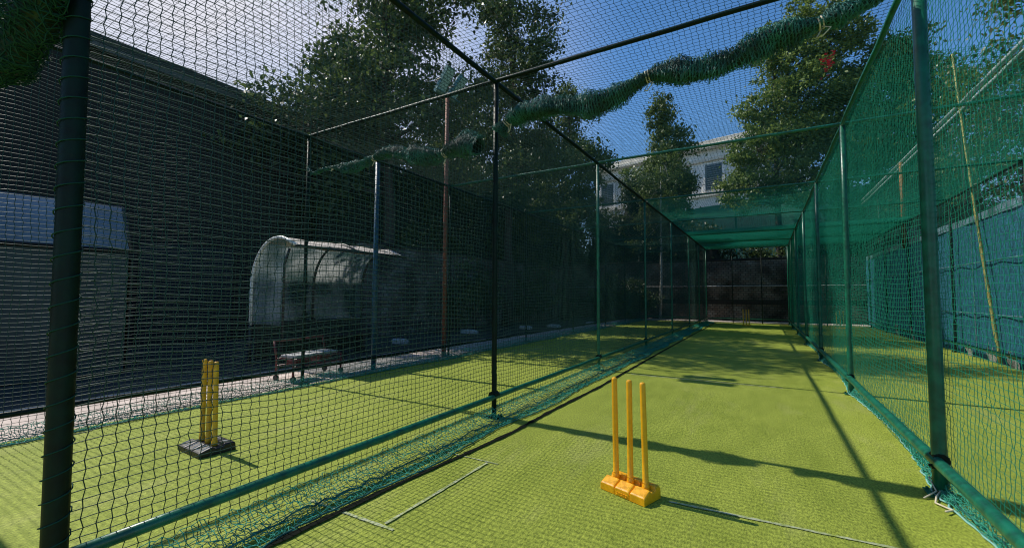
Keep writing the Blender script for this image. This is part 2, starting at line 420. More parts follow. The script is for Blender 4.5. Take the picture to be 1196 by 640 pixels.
YE = YS[-1]
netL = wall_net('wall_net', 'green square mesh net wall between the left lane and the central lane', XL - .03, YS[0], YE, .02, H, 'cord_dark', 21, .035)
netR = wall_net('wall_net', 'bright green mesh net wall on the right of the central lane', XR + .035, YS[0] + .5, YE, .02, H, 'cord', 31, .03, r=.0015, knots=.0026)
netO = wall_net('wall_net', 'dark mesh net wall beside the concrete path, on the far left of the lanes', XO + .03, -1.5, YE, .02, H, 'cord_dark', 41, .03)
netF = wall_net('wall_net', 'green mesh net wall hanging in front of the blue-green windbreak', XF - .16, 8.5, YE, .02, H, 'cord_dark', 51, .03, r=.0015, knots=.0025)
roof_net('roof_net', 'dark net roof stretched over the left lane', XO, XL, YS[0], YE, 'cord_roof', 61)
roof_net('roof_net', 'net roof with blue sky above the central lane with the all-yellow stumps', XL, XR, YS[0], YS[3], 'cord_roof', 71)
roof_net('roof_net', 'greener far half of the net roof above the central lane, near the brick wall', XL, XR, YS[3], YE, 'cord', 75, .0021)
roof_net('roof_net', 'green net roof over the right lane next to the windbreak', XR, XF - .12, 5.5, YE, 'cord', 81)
# end net
nu = int((XF - .12 - XO) / .055); nv = int(H / .055)
xx = np.linspace(XO, XF - .12, nu)[:, None]; zz = np.linspace(.02, H, nv)[None]
P = np.stack([xx + 0*zz, YE + .03*smooth_noise(xx, zz, 91) + 0*zz, zz + .02*smooth_noise(xx, zz, 92)], -1)
V, F = cords(P, np.array([1.,0,0]), np.array([0,0,1.]), np.array([0,1.,0]), .0018, None)
tag(npmesh('end_net', V, F, M['cord_dark']), 'dark net closing the far end of the lanes in front of the brick wall', 'net')

# bunched skirts with hem ropes lying along the foot of the net walls
def skirt(net, x, dx, ys, m, sag=0, rope='rollcord'):
    y = np.arange(ys[0], ys[1], .026)[:, None]; t = np.linspace(0, 1, 15)[None]
    s = np.zeros_like(y)
    for a, b in zip(YS[:-1], YS[1:]):
        q = (y - a) / (b - a); k = (q >= 0) & (q < 1); s = np.where(k, np.sin(PI * np.clip(q, 0, 1)), s)
    wd = 1 + .22 * smooth_noise(y, t*0, int(abs(x)*100), 1.2)
    X = x + dx * t * wd + sag * s
    Z = .012 + .10 * (1 - t)**2 + .02 * np.abs(smooth_noise(y*6, t*3, 5 + int(abs(x)*10)))
    P = np.stack([X, y + .03*smooth_noise(y*4, t*2, 3), Z], -1) + rng.normal(0, .007, (len(y), 15, 3))
    P[..., 2] = np.maximum(P[..., 2], .006)
    V, F = cords(P, np.array([0,1.,0]), np.array([1.,0,0]), np.array([0,0,1.]), .0023, None)
    npmesh('net_skirt', V, F, M[m], net, True)
    e = P[:, -1] * 1.; e[:, 2] = .012
    mb = MB(); mb.tube([tuple(p) for p in e[::2]], .0065, 6); mb.build('hem_rope', M[rope], net, True)
    e2 = P[:, 9] * 1.; e2[:, 2] += .012
    mb = MB(); mb.tube([tuple(p) for p in e2[::3]], .005, 6); mb.build('hem_rope', M['rollcord'], net, True)
skirt(netL, XL, .30, (YS[0], YE), 'skirtcord')
skirt(netR, XR + .03, -.06, (YS[0] + .8, YE), 'skirtcord', .10, 'rope')
skirt(netO, XO + .05, .22, (-1.5, YE), 'skirtcord')

mb = MB(); mb.tube([(.985, 3.93, .05), (.93, 3.84, .02), (.90, 3.74, .012), (.96, 3.66, .012), (.91, 3.60, .02)], .006, 6); mb.tube([(.985, 3.95, .09), (.93, 3.99, .09), (.94, 3.88, .04), (.86, 3.80, .010)], .005, 6); mb.build('tie_cord', M['tie'], netR, True)
# lacing that ties the net to the nearest post
mb = MB(); pts = []
for i in range(420):
    z = .05 + i * .0082; k = i * .55 + .9*math.sin(i*.021)*2
    lx = XL + .072 - .037*z ; pts.append((lx + .047*math.cos(k) + random.uniform(-.003,.003), YS[0] + .047*math.sin(k), z))
mb.tube(pts, .0028, 5); mb.build('lacing_cord', M['cord_roof'], netL, True)

# ------------------------------------------------------------------ rolled-up curtain nets
def roll(label, pts, rad, seed, cord='rollcord', ties=()):
    """pts: centre line; rolled netting sagging between its ties"""
    r_ = np.random.default_rng(seed)
    C = np.array(pts, float)
    d = np.r_[0, np.cumsum(np.linalg.norm(np.diff(C, axis=0), axis=1))]
    n = int(d[-1] / .024); s = np.linspace(0, d[-1], n)
    Q = np.stack([np.interp(s, d, C[:, k]) for k in range(3)], -1)
    ker = np.ones(9)/9
    for k in range(3): Q[:, k] = np.convolve(np.pad(Q[:, k], 4, 'edge'), ker, 'valid')
    root = thing('rolled_net', label, 'rolled net', tuple(Q[n//2]), 0, 'curtain nets rolled up under the cross beams')
    Qc = Q - Q[n//2]
    T = np.gradient(Qc, axis=0); T /= np.linalg.norm(T, axis=1)[:, None]
    A = np.cross(T, [0, 0, 1.]); A /= np.linalg.norm(A, axis=1)[:, None]; B = np.cross(A, T)
    rr = np.interp(s / d[-1], np.linspace(0, 1, len(rad)), rad) * (1 + .16*np.sin(s*9 + seed) + .10*np.sin(s*23)); Q[:, 2] += .022*np.sin(s*6.5 + seed)*np.minimum(1, s*3); Qc = Q - Q[n//2]
    for tpos in ties: rr *= 1 - .38*np.exp(-((s/d[-1] - tpos) / .018)**2)
    def layer(m, scale, jit, twist, lump):
        th = np.linspace(0, 2*PI, m, endpoint=False)[None] + twist * s[:, None]
        R = rr[:, None] * scale * (1 + lump*np.sin(3*th + s[:, None]*5) + .6*lump*np.sin(7*th - s[:, None]*11) + r_.normal(0, jit, (n, m)))
        P = Qc[:, None] + A[:, None] * (R*np.cos(th))[..., None] + B[:, None] * (R*np.sin(th))[..., None]
        return P
    P = layer(14, .82, .05, 0, .08)
    idx = np.arange(n*14).reshape(n, 14)
    F = np.stack([idx[:-1], np.roll(idx[:-1], -1, 1), np.roll(idx[1:], -1, 1), idx[1:]], -1).reshape(-1, 4)
    npmesh('net_core', P.reshape(-1, 3), F, M['roll'], root, True)
    Vs = []; Fs = []; b = 0
    for sc, tw, mm in ((.93, 5, 17), (1.02, -4, 16), (1.08, 9, 12)):
        P = layer(mm, sc, .075, tw, .17); P = np.concatenate([P, P[:, :1]], 1)
        P += r_.normal(0, .006, P.shape)
        V, F = cords(P, np.array([.0, 0, 1.]), np.array([0, 1., 0]), np.array([1., 0, 0]), (.0026), None)
        Vs.append(V); Fs.append(F + b); b += len(V)
    npmesh('net_cords', np.concatenate(Vs), np.concatenate(Fs), M[cord], root, True)
    for tpos in ties:
        i = int(tpos * (n - 1)); c = Vector(Qc[i]); a = Vector(A[i]); bb = Vector(B[i]); t = Vector(T[i]); r = rr[i] * 1.12
        mb = MB()
        up = Vector((0, 0, H - Q[i][2]))
        for w in (-.012, .012):
            mb.tube([c + t*w + (a*math.cos(x) + bb*math.sin(x)) * r for x in np.linspace(0, 2*PI, 15)], .006, 6)
        l = [c + a*r*.4 - bb*r*.9, c + a*r - bb*r*1.9 + t*.04, c + a*r*.8 - bb*r*2.7 - t*.02, c + a*r*.2 - bb*r*2.3 - t*.05, c - bb*r]
        mb.tube(l, .005, 6)
        mb.build('tie_cord', M['tie'], root, True)
    return root
y1 = YS[1] - .06
roll('thick rolled net swagged under the beam above the central lane, against blue sky',
     [(-2.46, y1, 3.06), (-2.36, y1, 3.2), (-2.15, y1, 3.27), (-1.75, y1, 3.2), (-1.36, y1, 3.17), (-1.05, y1, 3.22), (-.85, y1, 3.29), (-.55, y1, 3.27), (-.2, y1, 3.26), (.12, y1, 3.34), (.42, y1, 3.39), (.6, y1, 3.45), (.8, y1, 3.52)],
     [.07, .095, .085, .09, .1, .085, .075, .09, .1, .09, .09, .07, .05], 3, ties=(.05, .5, .88))
roll('thin rolled net with a drooping open end, hanging over the left lane',
     [(-5.82, y1, 3.2), (-5.68, y1, 3.06), (-5.45, y1, 3.08), (-5.1, y1, 3.10), (-4.9, y1, 3.06), (-4.6, y1, 3.03), (-4.4, y1, 3.07), (-4.1, y1, 3.18), (-3.85, y1, 3.08), (-3.55, y1, 2.96), (-3.25, y1, 2.96), (-3.05, y1, 3.04), (-2.85, y1, 3.01), (-2.7, y1, 2.93)],
     [.012, .015, .02, .035, .055, .06, .055, .05, .075, .09, .085, .085, .11, .10], 5, ties=(.2, .46, .84))
y0 = YS[0] - .1
roll('dark rolled net close overhead at the nearest post, at the left edge of the view',
     [(-5.4, y0, 2.85), (-4.6, y0, 2.78), (-4.0, y0, 2.64), (-3.6, y0, 2.54), (-3.2, y0, 2.47), (-2.85, y0, 2.45), (-2.6, y0, 2.47), (-2.42, y0, 2.58), (-2.28, y0, 2.85)],
     [.05, .09, .105, .11, .11, .105, .09, .06, .04], 8, ties=(.3,), cord='cord_roof')

# ------------------------------------------------------------------ stumps
def stump_set(label, loc, rz, base_mat, stump_mat, stripes=False, sc=1.0, group=None):
    root = thing('cricket_stumps', label, 'stumps', loc, rz)
    b = MB()
    # three rounded blocks with a raised rear ridge
    W, D, Hh = .110, .19, .062
    for k in (-1, 0, 1):
        cx = k * .114; n = 11
        prof = [(-D/2, 0), (-D/2 + .001, .044), (-D/2 + .009, .052), (-.030, .078), (-.022, .076), (-.012, .060), (.028, .060), (.036, .084), (D/2 - .016, .082), (D/2 - .004, .070), (D/2, 0)]
        vs = []; fs = []
        xs = [-W/2, -W/2 + .006, -W/2 + .016, W/2 - .016, W/2 - .006, W/2]; hs = [.86, .97, 1, 1, .97, .86]
        for x, hgt in zip(xs, hs):
            for (py, pz) in prof: vs.append((cx + x, py * (.97 + .03*hgt), (.003 + pz * hgt)))
        m = len(prof)
        for i in range(5):
            for j in range(m - 1): fs.append((i*m+j, (i+1)*m+j, (i+1)*m+j+1, i*m+j+1))
        fs.append(tuple(range(m))); fs.append(tuple(5*m + j for j in range(m-1, -1, -1)))
        b.add(vs, fs)
    b.box((-.166, -D/2 + .012, .006), (.166, D/2 - .012, .034))
    if stripes: b.v = [(x*1.16, y*1.45, z*.85) for x, y, z in b.v]
    bo = b.build('base', M[base_mat], root, False, .0025)
    e = MB()                                    # raised worn mark on the front edge
    if not stripes:
        for i in range(5):
            x = -.034 + i*.017
            e.box((x - .006, -D/2 - .003, .012), (x + .006, -D/2 + .003, .016)); e.box((x - .006, -D/2 - .003, .024), (x + .006, -D/2 + .003, .028))
            e.box((x - (.006 if i % 2 else -.002), -D/2 - .0032, .0165), (x - (.002 if i % 2 else -.006), -D/2 + .003, .0235))
        e.build('raised_mark', M[base_mat], bo)
    else:
        for k in (-1, 0, 1):
            for a, b2 in (((-.036, -.118, .049), (-.032, -.05, .069)), ((.036, -.118, .049), (.032, -.05, .069)), ((-.036, .075, .0755), (.036, .09, .0755))):
                e = MB(); e.tube([(k*.132 + a[0], a[1], a[2]), (k*.132 + b2[0], b2[1], b2[2])], .0035, 5)
                e.build('white_stripe', M['white_paint'], bo)
    for k, lx, ly in ((-1, -.012, .004), (0, -.004, 0), (1, -.014, -.003)):
        s = MB(); x = k * .114
        s.tube([(x, .008, .03), (x, .008, .088), (x, .008, .094), (x + lx*.4, .008 + ly*.4, .36), (x + lx, .008 + ly, .722), (x + lx, .008 + ly, .735), (x + lx, .008 + ly, .739)],
               [.023, .023, .0195, .019, .0185, .0165, .010], 14)
        s.tube([(x, .008, .104), (x, .008, .11)], .0205, 14)
        s.build('stump', M[stump_mat], root, True)
    return root
s1 = stump_set('bright yellow set of three stumps on a yellow base, standing alone nearest the camera', (-.795, 2.905, .0), math.radians(-19), 'yellow', 'yellow')
s2 = stump_set('yellow stumps on a black base with white marks, behind the net in the left lane', (-4.07, 1.875, .0), math.radians(-2), 'black_plastic', 'yellow2', True)
s3 = dup(s1, (-.72, 21.9, 0), .05, 'tiny yellow stumps at the far end of the central lane, before the brick wall')
s4 = dup(s1, (2.62, 21.7, 0), -.05, 'tiny yellow stumps at the far end of the right lane, seen through green net')

# ------------------------------------------------------------------ poles and floodlight
fl = thing('floodlight_pole', 'rusty red pole carrying two square floodlights, behind the left net wall', 'floodlight', (-5.99, 7.3, 0))
mb = MB(); mb.tube([(0,0,-.02),(.01,0,3),(.02,0,5.75)], [.05,.047,.042], 12); mb.build('pole', M['rust'], fl, True)
mb = MB(); mb.tube([(.04,-.4,5.72),(.04,.4,5.72)], .022, 8); mb.build('crossarm', M['lamp_body'], fl, True)
for sy, rot in ((-.22, -.12), (.2, .1)):
    mb = MB()
    mb.box((-.05,-.115,-.30),(.05,.115,.30)); mb.box((-.08,-.09,-.24),(-.05,.09,.24))
    for k in range(6): mb.box((-.12,-.08,-.22+k*.085),(-.08,.08,-.212+k*.085))
    lamp = mb.build('lamp', M['lamp_body'], fl, False, .006); lamp.location = (.12, sy, 5.95); lamp.rotation_euler = (0, .72, rot)
    mb = MB(); mb.box((.0515,-.10,-.27),(.056,.10,.27)); mb.build('glass', M['lamp_glass'], lamp)
    mb = MB(); mb.tube([(0,-.12,0),(-.12,-.13,-.12),(-.12,.13,-.12),(0,.12,0)], .012, 6); mb.build('bracket', M['dark_metal'], lamp)
mb = MB(); mb.tube([(0,0,-.02),(0,0,1.5),(0,.01,3.88)], .043, 12); mb.tube([(0,.01,3.88),(0,.01,3.9)], .048, 12)
o = mb.build('blue_pole', M['blue'], None, True); o.location = (-5.97, 5.35, 0); tag(o, 'blue painted steel pole outside the left net wall beside the shelter', 'pole')
mb = MB(); pts = [Vector((3.975, 12.2, -.02)).lerp(Vector((3.99, 13.9, 7.1)), t) + Vector((0, .07*math.sin(t*PI), 0)) for t in np.linspace(0, 1, 29)]
mb.tube(pts, [.03 - .012*i/28 + (.006 if i % 3 == 0 else 0) for i in range(29)], 10)
tag(mb.build('bamboo_pole', M['bamboo'], None, True), 'long thin yellow bamboo pole leaning beside the windbreak', 'pole')

# ------------------------------------------------------------------ right boundary: windbreak, tall netting
wb = thing('windbreak_fence', 'tall boundary fence with blue-green windbreak cloth, netting above and double white rail', 'fence', (XF, 12, 0))
def sheet(x0, y0, y1, z0, z1, bow, seed, ny=220, nz=16):
    y = np.linspace(y0, y1, ny)[:, None]; z = np.linspace(z0, z1, nz)[None]
    X = x0 + bow*smooth_noise(y, z*.4, seed, .8, 3) + 0*z
    P = np.stack([X, y + 0*z, z + .03*smooth_noise(y, z, seed+1, 1.2, 2)*(z > (z0+z1)/2)], -1).reshape(-1, 3) - np.array([XF, 12, 0])
    i = np.arange(ny*nz).reshape(ny, nz)
    F = np.stack([i[:-1,:-1], i[1:,:-1], i[1:,1:], i[:-1,1:]], -1).reshape(-1, 4)
    return P, F
P_, F_ = sheet(XF + .03, 3, 25.4, .03, 3.08, .03, 101); npmesh('windbreak_cloth', P_, F_, M['screen'], wb, True)
P_, F_ = sheet(XF + .01, 3, 25.4, 2.98, 3.14, .02, 102, 200, 4); npmesh('cloth_hem', P_, F_, M['hem'], wb, True)
P_, F_ = sheet(XF + .06, 3, 25.4, 3.0, 5.7, .05, 103); npmesh('upper_netting', P_, F_, M['tallnet'], wb, True)
for i, (y, m, z1) in enumerate(((5, 'steel_dark', 5.8), (9.5, 'steel_dark', 5.8), (14.2, 'steel_dark', 5.8), (18.6, 'orange', 5.75), (23, 'steel_dark', 5.8))):
    mb = MB(); mb.tube([(.14, y - 12, -.02), (.14, y - 12, z1)] if m != 'orange' else [(-.06, y - 12, 2.9), (-.06, y - 12, z1)], .05, 10); q = mb.build('post', M[m], wb, True)
    if m == 'orange': q['label'] = 'orange painted post'
for z in (5.62, 5.80):
    mb = MB(); mb.tube(wob((-.02, -9, z), (-.02, 13.4, z), 30, .004), .045, 8); mb.build('white_rail', M['grey_rail'], wb, True)
for y in (13.5, 16.4):
    mb = MB(); mb.tube([(-.01, y - 12, .1), (-.01, y - 12, 2.9)], .012, 6); mb.build('seam_tape', M['hem'], wb)
for z in (.95, 2.05):
    mb = MB(); mb.tube(wob((-.035, -8.5, z), (-.035, 13, z + .02), 40, .012), .012, 6); mb.build('seam_tape', M['hem'], wb, True)
# pale gaps and rags along the foot of the cloth
for i, (y, w, hgt) in enumerate(((11.6,.35,.34),(12.5,.3,.42),(13.6,.26,.4),(15.6,.3,.34),(17.9,.25,.42),(19.6,.3,.4))):
    mb = MB(); n = 7; vs = []; fs = []
    for a in range(n+1):
        for b_ in range(6):
            yy = -w/2 + w*a/n; z = hgt * b_/5 * (.75 + .25*math.sin(a*1.7 + i))
            vs.append((.02*math.sin(a*2.1 + b_) - .04*(b_/5), yy + random.uniform(-.012,.012), z + .004))
    for a in range(n):
        for b_ in range(5): fs.append((a*6+b_, (a+1)*6+b_, (a+1)*6+b_+1, a*6+b_+1))
    mb.add(vs, fs); o = mb.build('cloth_rag', M['grey_pad'], None, True); o.location = (3.955, y, 0)
    tag(o, 'pale rag hung at the foot of the windbreak behind the right net', 'rag', 'pale rags along the foot of the windbreak')

# ------------------------------------------------------------------ end wall, side wall
bw = thing('brick_wall', 'dark stained brick wall closing the far end of the lanes', 'wall', (-4, 25.6, 0))
mb = MB(); mb.box((-8, -.3, 0), (9.5, .15, 3.2)); mb.build('brickwork', M['brick_x'], bw)
mb = MB(); mb.box((-8.02, -.345, 3.205), (9.5, .2, 3.29)); mb.build('coping', M['stain'], bw, False, .01)
mb = MB(); mb.box((-8, -.325, .92), (9.5, -.303, 1.12)); mb.build('dark_band', M['stain'], bw)
mb = MB(); mb.tube(wob((-7.9, -.34, 1.84), (9.4, -.34, 1.86), 30, .008), .022, 8); mb.build('pale_pipe', M['grey_pad'], bw, True)
sw = thing('brick_wall', 'long brick wall in deep tree shade beyond the left net wall', 'wall', (-10.6, 16, 0))
mb = MB(); mb.box((-.3, -7, 0), (0, 9.2, 2.9)); mb.build('brickwork', M['brick_y'], sw)
mb = MB(); mb.box((-.36, -7.02, 2.905), (.05, 9.2, 2.98)); mb.build('coping', M['stain'], sw, False, .01)

# green shade cloth screen high behind the end wall
gs = thing('shade_screen', 'tall green shade cloth screen on posts behind the brick end wall', 'screen', (0, 30.2, 0), math.radians(-17))
ny, nz = 120, 14
xg = np.linspace(-9, 9, ny)[:, None]; zg = np.linspace(2.2, 7.3, nz)[None]
P_ = np.stack([xg + 0*zg, .08*smooth_noise(xg, zg, 111, 1.5, 2) + 0*zg, zg + .08*smooth_noise(xg, zg, 112, 2, 2)], -1).reshape(-1, 3)
i_ = np.arange(ny*nz).reshape(ny, nz)
npmesh('cloth', P_, np.stack([i_[:-1,:-1], i_[1:,:-1], i_[1:,1:], i_[:-1,1:]], -1).reshape(-1, 4), M['greencloth'], gs, True)
for x in (-8.8, -5.2, -1.6, 2, 5.6, 8.8):
    mb = MB(); mb.tube([(x, .2, -.02), (x, .2, 7.4)], .05, 8); mb.build('post', M['steel_dark'], gs, True)

cn = thing('shade_canopy', 'green shade cloth laid over the net roof at the far end of the lanes', 'shade cloth', (-1, 21, H))
xg = np.linspace(XL, XF - .14, 70)[:, None]; yg = np.linspace(17.2, 23.7, 70)[None]
P_ = np.stack([xg + 1 + 0*yg, yg - 21 + 0*xg, .065 + .03*smooth_noise(xg, yg, 121, 1.6, 1.6)], -1).reshape(-1, 3)
i_ = np.arange(4900).reshape(70, 70)
npmesh('cloth', P_, np.stack([i_[:-1,:-1], i_[1:,:-1], i_[1:,1:], i_[:-1,1:]], -1).reshape(-1, 4), M['canopycloth'], cn, True)
# ------------------------------------------------------------------ left: long shed
sh = thing('long_shed', 'long dark green shed with a sloping roof edge behind the path', 'shed', (-13.5, 0, 0))
mb = MB()
n = 150; vs = []; fs = []
for i in range(n + 1):
    y = -15 + 24.5*i/n; d = .006 if i % 2 else 0
    vs += [(d, y, 0), (d, y, 7.0)]
for i in range(n): fs.append((2*i, 2*i+2, 2*i+3, 2*i+1))
mb.add(vs, fs); mb.box((-9, -15, 0), (-.02, 9.5, 7.0)); mb.build('wall', M['shed'], sh)
mb = MB(); mb.box((-9.2, -15.2, 7.005), (.12, 9.7, 7.42))
r_ = mb.build('roof', M['shed_roof'], sh)
mb = MB(); mb.box((.122, -15.2, 7.03), (.20, 9.7, 7.16)); mb.build('gutter', M['trim'], r_)
for y in (-6, -1.5, 4.5):
    mb = MB(); mb.box((.04, y, .02), (.09, y + 2.2, 2.6)); d_ = mb.build('door', M['shed_door'], sh, False, .008)
    mb = MB(); mb.box((.09, y + .3, 1.2), (.12, y + .36, 1.5)); mb.build('handle', M['trim'], d_)

# ------------------------------------------------------------------ curved shelters
def arch_profile(w, hb, ht, lip, n=18):
    """from the foot of the back up and over to the front lip; x from -w to 0"""
    pts = [(-w, 0), (-w, hb*.5), (-w, hb)]
    for k in range(1, n + 1):
        a = PI - (PI*.62) * k / n
        pts.append((-w*.42 + math.cos(a)*w*.58, hb + math.sin(a)*(ht - hb)))
    pts.append((0, lip))
    return pts
def shelter(label, loc, length, w, hb, ht, lip, sheet_mat, frame_mat, bench=True, closed=False, roof_mat=None):
    root = thing('team_shelter', label, 'shelter', loc)
    prof = arch_profile(w, hb, ht, lip)
    mb = MB(); ny = 16; vs = []; fs = []; m = len(prof)
    k0 = 1
    for j in range(ny + 1):
        for (x, z) in prof: vs.append((x, length*j/ny, z + .01*math.sin(j*1.3)*(z > hb)))
    for j in range(ny):
        for k in range(k0, m - 1): fs.append((j*m+k, j*m+k+1, (j+1)*m+k+1, (j+1)*m+k))
    mid = k0 + int((m - 1 - k0) * .58)
    def sub(lo, hi):
        q = MB(); ff = [f for f in fs if lo <= (f[0] % m) < hi]; use = sorted({i for f in ff for i in f}); ix = {u_: i for i, u_ in enumerate(use)}
        q.add([vs[u_] for u_ in use], [tuple(ix[i] for i in f) for f in ff]); return q
    sub(k0, mid).build('back_sheet', M[sheet_mat], root, True); sub(mid, m).build('roof_sheet', M[roof_mat or sheet_mat], root, True)
    for j, y in enumerate((-.02, length/2, length + .02)):
        mb = MB(); mb.tube([(x, y, z) for x, z in prof[1:]], .03, 8); a_ = mb.build('arch', M[frame_mat if j == 0 else 'dark_metal'], root, True)
        mb = MB(); mb.tube([(prof[0][0], y, 0), (prof[0][0], y, prof[1][1])], .03, 8); mb.build('foot', M['dark_metal'], a_, True)  # arch leg coloured dark below, standing in for the shade near the ground
    mb = MB(); mb.tube([(0, -.05, lip), (0, length + .05, lip)], .03, 8); mb.build('front_rail', M['dark_metal'], root, True)
    mb = MB(); mb.tube([(-w, -.05, .75), (-w, length + .05, .75)], .025, 8); mb.build('back_rail', M['dark_metal'], root, True)
    for y in (0.012, length - .012)[:2 if closed else 1]:           # end panels
        mb = MB()
        c = [(x, y, z) for x, z in prof[1:] if x < -.25*w] ; c += [(-.3*w, y, .75), (-w, y, .75)]
        mb.add(c, [tuple(range(len(c)))]); mb.build('end_panel', M[sheet_mat], root)
        mb = MB(); mb.tube([(-.3*w, y, 0), (-.3*w, y, hb + .4), (-.2*w, y, ht - .22)], .022, 8); mb.build('front_post', M['dark_metal'], root, True)
    if closed:
        mb = MB(); mb.box((-.06, 0, .02), (-.04, length, lip - .04)); mb.build('front_panel', M['teal_panel'], root)
        mb = MB(); mb.box((-w + .03, length + .03, .02), (-.02, length + .05, hb + .2)); mb.build('side_panel', M['shed_door'], root)
    if bench:
        mb = MB(); mb.box((-w + .15, .15, .42), (-w + .55, length - .15, .46))
        for y in (.3, length - .3): mb.box((-w + .2, y - .03, 0), (-w + .5, y + .03, .418))
        mb.build('bench', M['dark_metal'], root, False, .005)
        mb = MB(); mb.box((-w + .04, .05, .05), (-w + .06, length - .05, .74)); mb.build('lower_panel', M['shed_door'], root)
    return root
shelter('arched clear plastic team shelter with pale roof beside the blue pole', (-7.0, 4.55, 0), 2.55, 1.4, 1.45, 2.34, 2.16, 'poly', 'white_frame', roof_mat='tan_sheet')
shelter('long silver barrel-roofed shelter at the left edge of the view, behind the nearest post', (-9.2, -5, 0), 7.95, 2.0, 1.7, 2.86, 2.02, 'poly_silver', 'dark_metal', True, True)

# red wheeled bench
tr = thing('wheeled_bench', 'red framed wheeled bench with two grey seat pads beside the path', 'bench', (-6.12, 3.95, -.006), math.radians(8))
tr.scale = (.8, .95, .72)
def tb(mb, pts, r=.018): mb.tube(pts, r, 8)
mb = MB()
for y in (0, 1.0):
    tb(mb, [(0, y, .1), (0, y, .45), (-.45, y, .45), (-.45, y, .1)]); tb(mb, [(-.45, y, .45), (-.52, y, .82)])
tb(mb, [(-.52, 0, .82), (-.52, 1.0, .82)]); tb(mb, [(0, 0, .3), (0, 1.0, .3)]); tb(mb, [(-.45, 0, .3), (-.45, 1.0, .3)]); tb(mb, [(0, 0, .45), (0, 1.0, .45)]); tb(mb, [(-.45, 0, .45), (-.45, 1.0, .45)])
mb.build('frame', M['red'], tr, True)
for y in (.06, .54):
    mb = MB(); mb.box((-.43, y, .47), (-.02, y + .4, .53)); mb.build('seat_pad', M['grey_pad'], tr, False, .012)
    mb = MB(); mb.box((-.36, y + .06, .33), (-.1, y + .33, .445)); mb.build('storage_box', M['red'], tr, False, .01)
for y in (0, 1.0):
    for x in (0, -.45):
        mb = MB(); mb.tube([(x, y - .02, .055), (x, y + .02, .055)], .055, 14); mb.build('wheel', M['black_plastic'], tr)

# pale stones on the shaded ground
for i, (x, y, w) in enumerate(((-8.6, 8.6, .5), (-8.9, 12.2, .7), (-8.2, 15.0, .55), (-7.6, 16.4, .6), (-6.9, 19.0, .5))):
    mb = MB(); n = 12
    for zz_, s in ((0, 1), (.07, 1.02), (.11, .86)): pass
    vs = [(math.cos(2*PI*k/n)*w/2*s*(1+.15*math.sin(k*2.3+i)), math.sin(2*PI*k/n)*w/3*s*(1+.12*math.sin(k*1.7+i)), z) for z, s in ((0,1),(.08,1.03),(.12,.82)) for k in range(n)]
    fs = [(r*n+k, r*n+(k+1)%n, (r+1)*n+(k+1)%n, (r+1)*n+k) for r in (0,1) for k in range(n)] + [tuple(2*n+k for k in range(n))]
    mb.add(vs, fs); o = mb.build('pale_stone', M['pale_stone']); o.location = (x, y, -.008)
    tag(o, 'flat pale stone lying in the shade beyond the left net wall', 'stone', 'pale stones in the shade')

# ------------------------------------------------------------------ house far behind
ho = thing('white_house', 'cream two storey house with tiled eaves showing above the green screen', 'house', (-6.5, 44, 0), math.radians(-13))
mb = MB(); mb.box((-10, 0, 0), (9, 8, 15.0)); mb.build('wall', M['house'], ho)
mb = MB(); mb.box((-10.5, -.7, 15.005), (9.5, 8.5, 15.35)); mb.box((-10.3, -.5, 15.352), (9.3, 8.3, 15.8)); rf = mb.build('roof', M['house_trim'], ho, False, .05)
mb = MB(); mb.box((-10.1, -.25, 13.9), (9.1, -.003, 14.2)); mb.build('cornice', M['house_trim'], ho, False, .03)
mb = MB(); mb.box((-10.1, -.3, 10.6), (9.1, -.003, 10.95)); mb.build('sill_course', M['house_trim'], ho, False, .03)
for x in (-8.4, -5.6, -2.8, 0, 2.8, 5.6, 8):
    mb = MB(); mb.box((x - .75, -.08, 11.2), (x + .75, -.003, 13.6)); w_ = mb.build('window', M['louvre'], ho)
    mb = MB(); mb.box((x - .62, -.10, 11.35), (x - .04, -.083, 13.45)); mb.box((x + .04, -.10, 11.35), (x + .62, -.083, 13.45)); mb.build('pane', M['pane'], w_)
    mb = MB()
    for k in range(10): mb.box((x - .6, -.14, 11.45 + k*.2), (x + .6, -.103, 11.52 + k*.2))
    mb.build('louvre', M['louvre'], w_)
    for a_ in (-.95, .76):
        mb = MB(); mb.box((x + a_, -.16, 11.0), (x + a_ + .19, -.002, 13.75)); mb.build('surround', M['house'], w_)

# ------------------------------------------------------------------ trees
def leaf_mesh(name, C, size, tone, m, parent, seed, droop=.2):
    """C (n,3) leaf centres"""
    r = np.random.default_rng(seed); n = len(C)
    d = r.normal(size=(n, 3)); d[:, 2] -= droop*2; d /= np.linalg.norm(d, axis=1)[:, None]
    up = r.normal(size=(n, 3)) + np.array([0, 0, .9]); s = np.cross(d, up); s /= np.linalg.norm(s, axis=1)[:, None]
    nn = np.cross(s, d)
    L = size * r.uniform(.7, 1.35, n)[:, None]; Wd = L * .27
    V = np.stack([C - d*L*.5, C + s*Wd + nn*L*.05, C + d*L*.5 - nn*L*.08, C - s*Wd + nn*L*.05], 1).reshape(-1, 3)
    F = np.arange(4*n).reshape(n, 4)
    o = npmesh(name, V, F, M[m], parent)
    a = o.data.attributes.new('tone', 'FLOAT', 'FACE'); a.data.foreach_set('value', np.clip(tone, 0, 1).astype(np.float32))
    return o

